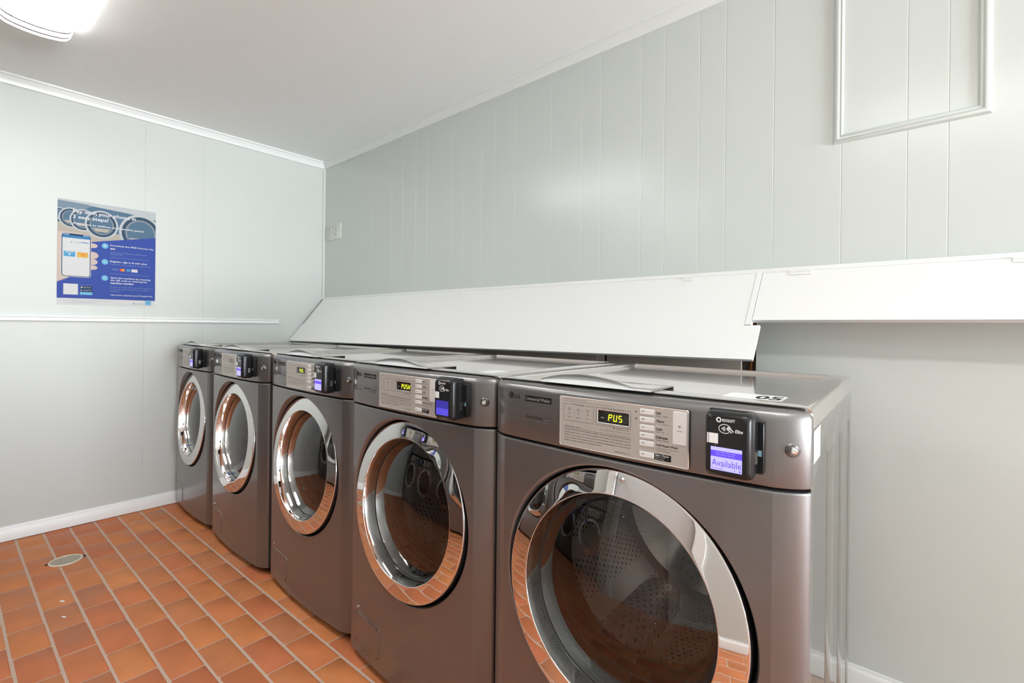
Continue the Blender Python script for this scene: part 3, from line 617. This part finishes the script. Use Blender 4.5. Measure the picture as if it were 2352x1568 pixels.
def restyle(o, word, mode):
    a = child(o, 'control_panel', 'display_screen'); cp = a.parent; bpy.data.objects.remove(a); display(cp, word)
    a = child(o, 'card_reader'); bpy.data.objects.remove(child(o, 'card_reader', 'reader_screen')); bpy.data.objects.remove(child(o, 'card_reader', 'back_plate')); bpy.data.objects.remove(a); card_reader(o, mode)
w4, w3, w2, w1 = others
restyle(w4, 'PUSH', 'dim'); restyle(w3, 'PUS ', 'plain'); restyle(w2, None, 'plain'); restyle(w1, None, 'plain')
def number_sticker(o, txt):
    t = child(o, 'top_cover'); mb = MB(); mp = lambda x, y: (x, y, 0.9974); m2 = lambda x, y: (x, y, 0.9977)
    pts = rrect(0.172, 0.285, 0.092, 0.182, 0.016, 5); mb.rings([[(x, y, 0.9969) for x, y in pts], [(x, y, 0.9974) for x, y in pts]], 'sticker', True, False, True)
    if txt: text(mb, txt, 0.228, 0.112, 0.047, 0.052, 'ink', m2, 0.0015)
    mb.build('number_sticker', t, smooth=0)
number_sticker(w5, '05'); number_sticker(w4, None)
ss = MB(); pts = [(0.035, 0.905), (0.085, 0.905), (0.085, 0.962), (0.030, 0.962)]
ss.add([(0.3410, y, z) for y, z in rrect(0.034, 0.112, 0.905, 0.962, 0.003, 3)], [tuple(range(16))], 'sticker')
for i in range(6): ss.add([(0.3413, y, z) for y, z in ((0.042, 0.911+0.008*i), (0.103-0.01*(i % 3), 0.911+0.008*i), (0.103-0.01*(i % 3), 0.9145+0.008*i), (0.042, 0.9145+0.008*i))], [(0, 1, 2, 3)], 'sticker2')
ss.build('side_sticker', w5, smooth=0)
place(w5, 3.437, -0.9453, math.radians(1.1)); place(w4, 2.7335, -0.9441, 0); place(w3, 2.0469, -0.9325, 0); place(w2, 1.3430, -0.9474, 0); place(w1, 0.6550, -0.9472, 0); w1.scale = (0.93, 1, 1); w1.location.x += 0.342*0.07 - 0.002
tag(w5, 'dark grey front-loading washer nearest the camera, card reader screen reading Available', 'washing machine', WG)
tag(w4, 'dark grey front-loading washer second from the camera, yellow display reading PUSH', 'washing machine', WG)
tag(w3, 'dark grey front-loading washer in the middle of the row of five', 'washing machine', WG)
tag(w2, 'dark grey front-loading washer second from the poster wall, display unlit', 'washing machine', WG)
tag(w1, 'dark grey front-loading washer farthest from the camera, tight against the poster wall', 'washing machine', WG)

# stacked dryers along the opposite wall: mirrored in the washers' chrome doors
def dryer():
    r = thing('tumble_dryer'); cabinet(r); front_panel(r); control_panel(r, 'PUS ', 'plain'); top_cover(r, False, False); door(r); drum(r); feet(r); card_reader(r, 'plain'); return r
dp = dryer(); first = True
for xi, where in ((0.42, 'beside the poster wall'), (1.12, 'in the middle stack'), (1.82, 'beside the grey door')):
    for lv, nm in ((0, 'lower'), (1, 'upper')):
        o = dp if first else copy_tree(dp); first = False
        o.location = (xi, -2.665, 1.0065*lv); o.rotation_euler = (0, 0, PI)
        tag(o, '%s stacked dryer %s, mirrored in the chrome doors' % (nm, where), 'dryer', 'stacked dryers on the opposite wall')

# ------------------------------------------------------------------ sloping white boards above the washers
T0, B0, B1 = (-0.020, 1.333), (-0.274, 1.016), (-0.254, 1.040)
NV = Vector((0, -(1.333-1.012), 0.256)).normalized()*1.0           # outward normal of the slope (towards -y, +z)
def slope_pt(x, s, off=0.0):      # s = 0 at the top edge, 1 at the lower edge
    f = min(1, max(0, x/3.18)); by, bz = B0[0]+(B1[0]-B0[0])*f, B0[1]+(B1[1]-B0[1])*f
    return (x, T0[0]+(by-T0[0])*s+NV.y*off, T0[1]+(bz-T0[1])*s+NV.z*off)
def slab(mb, poly2, th, mat, emat, off=0.0):
    n = len(poly2); top = [slope_pt(x, s, off) for x, s in poly2]; bot = [slope_pt(x, s, off-th) for x, s in poly2]
    mb.add(top, [tuple(range(n))], mat); mb.add(bot, [tuple(range(n-1, -1, -1))], mat)
    for i in range(n): j = (i+1) % n; mb.add([bot[i], bot[j], top[j], top[i]], [(0, 1, 2, 3)], emat)
bdA = thing('counter_board', (0, 0, 0)); mb = MB()
slab(mb, [(0.006, 1.0), (3.174, 1.0), (3.174, 0.635), (3.1265, 0.635), (3.1265, 0.0), (0.030, 0.0), (0.030, 0.600), (0.018, 0.612), (0.012, 0.64)], 0.010, 'white', 'white_edge'); mb.build('board', bdA, smooth=0, bevel=0.0012)
def hinge(root, x, w, s=0.035):
    mb = MB(); slab(mb, [(x, s+0.035), (x+w, s+0.035), (x+w, s), (x, s)], 0.0015, 'trim', 'worn', 0.0022); a = slope_pt(x, s-0.004, 0.003); b = slope_pt(x+w, s-0.004, 0.003); mb.tube([a, b], 0.0025, 'trim', 8); mb.build('hinge', root, smooth=40)
def screw_cap(root, x, s, mat='worn'):
    mb = MB(); p_ = Vector(slope_pt(x, s, 0.0005)); u = Vector((1, 0, 0)); v = NV.cross(u)
    mb.add([tuple(p_+u*0.005*math.cos(2*PI*k/10)+v*0.005*math.sin(2*PI*k/10)+NV*0.001) for k in range(10)], [tuple(range(10))], mat); mb.build('screw', root, smooth=0)
hinge(bdA, 2.865, 0.036, 0.02); screw_cap(bdA, 0.889, 0.085); screw_cap(bdA, 1.604, 0.06)
tag(bdA, 'long sloping white hinged board along the panelled wall above the washers', 'hinged board')
bdB = thing('counter_board', (0, 0, 0)); mb = MB(); slab(mb, [(3.147, 0.575), (7.20, 0.565), (7.20, 0.0), (3.147, 0.0)], 0.013, 'white', 'white_edge'); mb.build('board', bdB, smooth=0, bevel=0.001)
mb = MB(); slab(mb, [(3.1275, 0.628), (3.1455, 0.628), (3.1455, 0.0), (3.1275, 0.0)], 0.02, 'white', 'white', 0.001); mb.build('end_batten', bdB, smooth=0, bevel=0.001)
hinge(bdB, 3.231, 0.061, 0.02); hinge(bdB, 3.752, 0.06, 0.02)
tag(bdB, 'shorter sloping white hinged board at the right, over the bare green wall', 'hinged board')

# ------------------------------------------------------------------ plumbing seen in the gap under the board
def hose(x, y, label):
    r = thing('water_hose', (x, y, 0)); mb = MB(); mb.tube([(0, 0.02, 0.0), (0, 0.01, 0.5), (0, 0.0, 0.80), (0, 0.0, 1.12), (0, 0.06, 1.22)], 0.011, 'black'); mb.build('hose', r, smooth=50)
    for dx in (-0.012, 0.014):
        c = MB(); c.rings([[(dx+q*math.cos(2*PI*k/14), -0.018+q*math.sin(2*PI*k/14), z) for k in range(14)] for q, z in ((0.009, 0.955), (0.012, 0.96), (0.012, 0.995), (0.008, 1.0))], 'coupling', True, True, True); c.build('coupling', r, smooth=40)
    tag(r, label, 'hose', 'water hoses behind the washers')
for a, b in ((1.010, 2.571), (2.617, 3.119)):
    mb = MB(); mb.box(a, b, -0.172, -0.162, 0.0, 1.10, 'brown'); tag(mb.build('back_panel', smooth=0), 'brown backboard behind the washers, %s the slit with the pale blue couplings' % ('left of' if a < 1 else 'right of'), 'panel', 'brown backboards behind the washers')
hose(2.594, -0.125, 'black water hose with pale blue couplings behind the two nearest washers')
hose(0.62, -0.10, 'black water hose with pale blue couplings behind the far washers')
mb = MB(); mb.tube([(3.085, 0.05, 0.0), (3.085, 0.05, 0.90), (3.100, 0.035, 1.03), (3.108, 0.05, 1.25)], 0.010, 'copper'); tag(mb.build('copper_pipe', smooth=50), 'copper pipe in the slit beside the end of the long board', 'pipe')

# ------------------------------------------------------------------ outlet, poster, floor drain, scraps
r = thing('power_outlet', (0.152, 0, 1.846)); mb = MB()
mb.rings([[(x, y, z) for x, z in rrect(-0.100+k, 0.104-k, -0.060+k, 0.060-k, 0.004, 3)] for y, k in ((0, 0), (-0.004, 0), (-0.007, 0.004))], 'outlet', True, False, True)
mb.build('cover_plate', r, smooth=40)
for cx in (-0.042, 0.046):
    for cz in (-0.021, 0.021):
        q = MB(); q.rings([[(cx+0.017*sc*math.cos(2*PI*k/24), y, cz+0.0150*sc*math.sin(2*PI*k/24)) for k in range(24)] for y, sc in ((-0.0068, 1.08), (-0.0075, 1.0), (-0.0100, 1.0), (-0.0108, 0.92))], 'outlet', True, False, True)
        for dx in (-0.006, 0.006): q.box(cx+dx-0.0013, cx+dx+0.0013, -0.0112, -0.0107, cz-0.002, cz+0.006, 'darkgap')
        q.add([(cx+0.0026*math.cos(2*PI*k/10), -0.0112, cz-0.0075+0.0026*math.sin(2*PI*k/10)) for k in range(10)], [tuple(range(10))], 'darkgap'); q.build('receptacle', r, smooth=40)
tag(r, 'ivory four-socket power outlet on the panelled wall, near the corner', 'power outlet')

PC = {k: pm('poster_'+k, tuple(v*0.72 for v in c[:3]), 0.55, spec=0.2) for k, c in {'paper': srgb(232, 232, 232), 'photo': srgb(132, 152, 168), 'photo_dark': srgb(58, 84, 108), 'photo_lite': srgb(205, 210, 212), 'steelblue': srgb(92, 124, 150), 'blue': srgb(58, 84, 172), 'text': srgb(238, 240, 245), 'faint': srgb(150, 168, 215),
      'cyan': srgb(128, 200, 235), 'skin': srgb(222, 200, 190), 'navy': srgb(38, 62, 92), 'bar': srgb(62, 132, 190), 'tile': srgb(88, 170, 215), 'gold': srgb(240, 190, 90), 'beige': srgb(196, 186, 172), 'grey': srgb(150, 155, 165), 'red': srgb(225, 80, 50), 'orange': srgb(245, 160, 50)}.items()}
for k, m in PC.items(): M['p_'+k] = m
def poster():
    y0, z0 = -1.5255, 1.2328; mb = MB(); Wd, Ht = 0.438, 0.5792
    lay = lambda d: (lambda u, v: (0.0016+d*0.00022, y0+u, z0+v))
    mb.box(0.0004, 0.0016, y0, y0+Wd, z0, z0+Ht, 'p_paper')
    a, b, c, d, e = lay(1), lay(2), lay(3), lay(4), lay(5)
    rect(mb, 0, Wd, 0.036, Ht, 'p_beige', a)
    poly(mb, [(0, 0.47), (0.06, 0.44), (Wd, 0.40), (Wd, Ht-0.035), (0.26, Ht-0.02), (0.13, Ht-0.012), (0, Ht-0.02)], 'p_steelblue', b)
    poly(mb, [(0, Ht-0.055), (0.11, Ht-0.045), (0.15, Ht-0.012), (0.08, Ht-0.004), (0, Ht-0.004)], 'p_photo', lay(2.2))
    poly(mb, [(0.13, Ht), (Wd, Ht), (Wd, Ht-0.050), (0.30, Ht-0.030), (0.13, Ht-0.018)], 'p_photo_lite', c)
    poly(mb, [(0, Ht), (0.13, Ht), (0.13, Ht-0.014), (0, Ht-0.010)], 'p_photo_lite', c)
    L2 = [lay(2.5+0.5*i) for i in range(12)]
    for i, (cx, cz, rr) in enumerate(((0.010, 0.487, 0.042), (0.055, 0.480, 0.056), (0.105, 0.474, 0.062), (0.185, 0.462, 0.080), (0.365, 0.438, 0.112))):
        def cl(p): return [(min(Wd, max(0, x)), min(Ht-0.02, max(0.30, z))) for x, z in p]
        for rf, mt in ((1.0, 'p_photo_lite'), (0.88, 'p_photo_dark'), (0.72, 'p_grey'), (0.64, 'p_steelblue')):
            poly(mb, cl(ell(cx, cz, rr*rf*0.92, rr*rf, 40)), mt, lay(3.2+i*0.8+0.2*(1-rf)*2))
        poly(mb, cl([(cx-rr*0.5, cz-rr*0.28), (cx+rr*0.5, cz-rr*0.28), (cx+rr*0.3, cz-rr*0.52), (cx-rr*0.3, cz-rr*0.52)]), 'p_beige', lay(3.45+i*0.8))
    f = lay(7.55); g = lay(8.5); h = lay(9.5); k_ = lay(10.5)
    poly(mb, [(0, 0.122), (0.047, 0.148), (0.143, 0.357), (0.185, 0.368), (Wd, 0.423), (Wd, 0.038), (0, 0.035)], 'p_blue', f)
    poly(mb, [(0, 0.125), (0.045, 0.150), (0.143, 0.36), (0.10, 0.40), (0, 0.40)], 'p_skin', lay(7.8))
    for q_, (cx, cz, rx_, rz_) in enumerate(((0.146, 0.337, 0.022, 0.013), (0.147, 0.282, 0.025, 0.020), (0.146, 0.245, 0.022, 0.017), (0.146, 0.213, 0.022, 0.013))): poly(mb, ell(cx, cz, rx_, rz_), 'p_skin', lay(8.0+0.15*q_))
    poly(mb, rrect(0.015, 0.140, 0.153, 0.395, 0.016), 'p_text', lay(8.8)); poly(mb, rrect(0.017, 0.138, 0.155, 0.393, 0.015), 'p_navy', h); poly(mb, rrect(0.0205, 0.1345, 0.1585, 0.3895, 0.012), 'p_paper', lay(9.9))
    rect(mb, 0.0205, 0.1345, 0.368, 0.386, 'p_bar', k_); poly(mb, rrect(0.048, 0.106, 0.382, 0.393, 0.003), 'p_navy', lay(11))
    T = lambda s_, x, z, w_, h_, m, bold=0: text(mb, s_, x, z, w_, h_, m, lay(12), bold)
    T('$ 10.00', 0.054, 0.341, 0.046, 0.010, 'p_grey'); rect(mb, 0.100, 0.130, 0.346, 0.350, 'p_bar', k_); rect(mb, 0.026, 0.073, 0.265, 0.294, 'p_tile', k_); rect(mb, 0.081, 0.127, 0.264, 0.293, 'p_gold', k_)
    rect(mb, 0.046, 0.054, 0.273, 0.281, 'p_text', lay(11.5)); rect(mb, 0.032, 0.066, 0.287, 0.290, 'p_text', lay(11.5)); rect(mb, 0.086, 0.122, 0.286, 0.289, 'p_orange', lay(11.5)); rect(mb, 0.098, 0.112, 0.271, 0.282, 'p_orange', lay(11.5))
    T('Pay with your phone in', 0.062, 0.505, 0.279, 0.026, 'p_text', 0.0012); T('3 easy steps!', 0.061, 0.474, 0.153, 0.026, 'p_text', 0.0012); T('¡Pague con su teléfono en 3 sencillos pasos!', 0.061, 0.444, 0.318, 0.014, 'p_text', 0.0005)
    for z, n_ in ((0.343, '1'), (0.251, '2'), (0.158, '3')): poly(mb, ell(0.2005, z, 0.0145, 0.0155), 'p_cyan', g); T(n_, 0.1975, z-0.006, 0.005, 0.012, 'p_text')
    T('Download the FREE Monster Pay', 0.223, 0.343, 0.206, 0.011, 'p_text', 0.0006); T('app', 0.223, 0.324, 0.023, 0.010, 'p_text', 0.0006); T('Descargue la aplicación GRATUITA', 0.225, 0.304, 0.168, 0.009, 'p_faint'); T('Monster Pay', 0.225, 0.293, 0.056, 0.009, 'p_faint')
    rect(mb, 0.223, 0.404, 0.2795, 0.2808, 'p_faint', g); T('Register, sign in & add value', 0.223, 0.250, 0.173, 0.012, 'p_text', 0.0006); T('Regístrese, inicie sesión y recargue saldo', 0.223, 0.236, 0.193, 0.009, 'p_faint')
    T('VISA', 0.231, 0.207, 0.030, 0.008, 'p_faint', 0.0005); poly(mb, ell(0.2745, 0.211, 0.008, 0.008), 'p_red', g); poly(mb, ell(0.2830, 0.211, 0.008, 0.008), 'p_orange', h); rect(mb, 0.299, 0.316, 0.205, 0.218, 'p_tile', g); rect(mb, 0.322, 0.351, 0.203, 0.220, 'p_text', g); T('DISCOVER', 0.325, 0.209, 0.023, 0.005, 'p_orange')
    rect(mb, 0.223, 0.404, 0.1850, 0.1863, 'p_faint', g)
    for i, (s_, w_) in enumerate((('Start the machine by scanning', 0.188), ('the QR code or entering the', 0.171), ('machine number', 0.108))): T(s_, 0.226, 0.1555-0.0145*i, w_, 0.012, 'p_text', 0.0006)
    for i, (s_, w_) in enumerate((('Escanee el código QR o ingrese el número de', 0.199), ('la máquina para iniciarla con su teléfono', 0.187), ('máquina', 0.045))): T(s_, 0.226, 0.104-0.0125*i, w_, 0.009, 'p_faint')
    T('Video Demo: https://youtu.be/TYFqxgNHYVA', 0.225, 0.057, 0.200, 0.009, 'p_text', 0.0004)
    rect(mb, 0.026, 0.086, 0.055, 0.115, 'p_paper', g)                                            # blank where the code would be
    T('Descárguela aquí', 0.098, 0.1085, 0.044, 0.005, 'p_faint'); poly(mb, rrect(0.094, 0.147, 0.0905, 0.1060, 0.003), 'p_navy', g); T('App Store', 0.108, 0.0945, 0.032, 0.007, 'p_text'); poly(mb, ell(0.101, 0.0982, 0.0036, 0.0042, 14), 'p_text', h); poly(mb, rrect(0.094, 0.147, 0.0735, 0.0885, 0.003), 'p_navy', g); T('Google Play', 0.108, 0.0775, 0.034, 0.007, 'p_text'); poly(mb, [(0.098, 0.077), (0.104, 0.081), (0.098, 0.085)], 'p_text', h); rect(mb, 0.094, 0.147, 0.0565, 0.0715, 'p_cyan', g)
    T('For customer support please contact your laundry room operator or service provider', 0.027, 0.0215, 0.204, 0.004, 'p_grey'); T('Find instructions and help inside the payment app', 0.027, 0.0095, 0.130, 0.005, 'p_grey'); poly(mb, rrect(0.389, 0.418, 0.010, 0.038, 0.002), 'p_cyan', g); T('INFO', 0.396, 0.022, 0.014, 0.005, 'p_navy')
    poly(mb, [(0.328, 0.012), (0.334, 0.024), (0.340, 0.012), (0.336, 0.012), (0.334, 0.018), (0.331, 0.012)], 'p_grey', g); T('AUTOMATIC', 0.342, 0.013, 0.038, 0.005, 'p_grey')
    return tag(mb.build('poster', smooth=0), 'blue and white phone payment instruction poster on the left wall', 'poster')
poster()

r = thing('floor_drain', (0.497, -1.530, 0)); N = 40
def disc(rs, z_): return [[(q*math.cos(2*PI*k/N), q*math.sin(2*PI*k/N), z) for k in range(N)] for q, z in zip(rs, z_)]
mb = MB(); mb.rings(disc((0.062, 0.061, 0.058, 0.054, 0.053), (0.0002, 0.0030, 0.0042, 0.0040, 0.0010)), 'worn', True); mb.build('rim', r, smooth=40)
mb = MB(); mb.rings(disc((0.053, 0.045, 0.012), (0.0010, 0.0024, 0.0030)), 'plug', True, False, True); mb.build('plate', r, smooth=40)
for s_ in (-1, 1):
    mb = MB(); mb.rings([[(s_*0.004+q*math.cos(2*PI*k/10), s_*0.066+q*math.sin(2*PI*k/10), z) for k in range(10)] for q, z in ((0.006, 0.0), (0.006, 0.003), (0.003, 0.005))], 'rubber', True, False, True); mb.build('screw', r, smooth=40)
tag(r, 'round worn cream floor drain cover set in the red tiles', 'drain cover')
def scrap(x, y, a, sz, label):
    mb = MB(); pts = [(sz*math.cos(2*PI*k/7)*R.uniform(0.7, 1.1), 0.4*sz*math.sin(2*PI*k/7)*R.uniform(0.6, 1.1)) for k in range(7)]
    c, s_ = math.cos(a), math.sin(a); P_ = [(x+u*c-v*s_, y+u*s_+v*c) for u, v in pts]
    mb.rings([[(p, q, 0.0003) for p, q in P_], [(p, q, 0.0022) for p, q in P_]], 'sticker', True, True, True); tag(mb.build('paper_scrap', smooth=0), label, 'scrap', 'scraps on the tiles')
SCR = [(0.940, -1.585, 0.5, 0.013, 'white paper scrap on the tiles, the one nearer the floor drain'), (1.085, -1.596, 0.6, 0.012, 'white paper scrap on the tiles, farther from the drain')]
for q in SCR: scrap(*q)
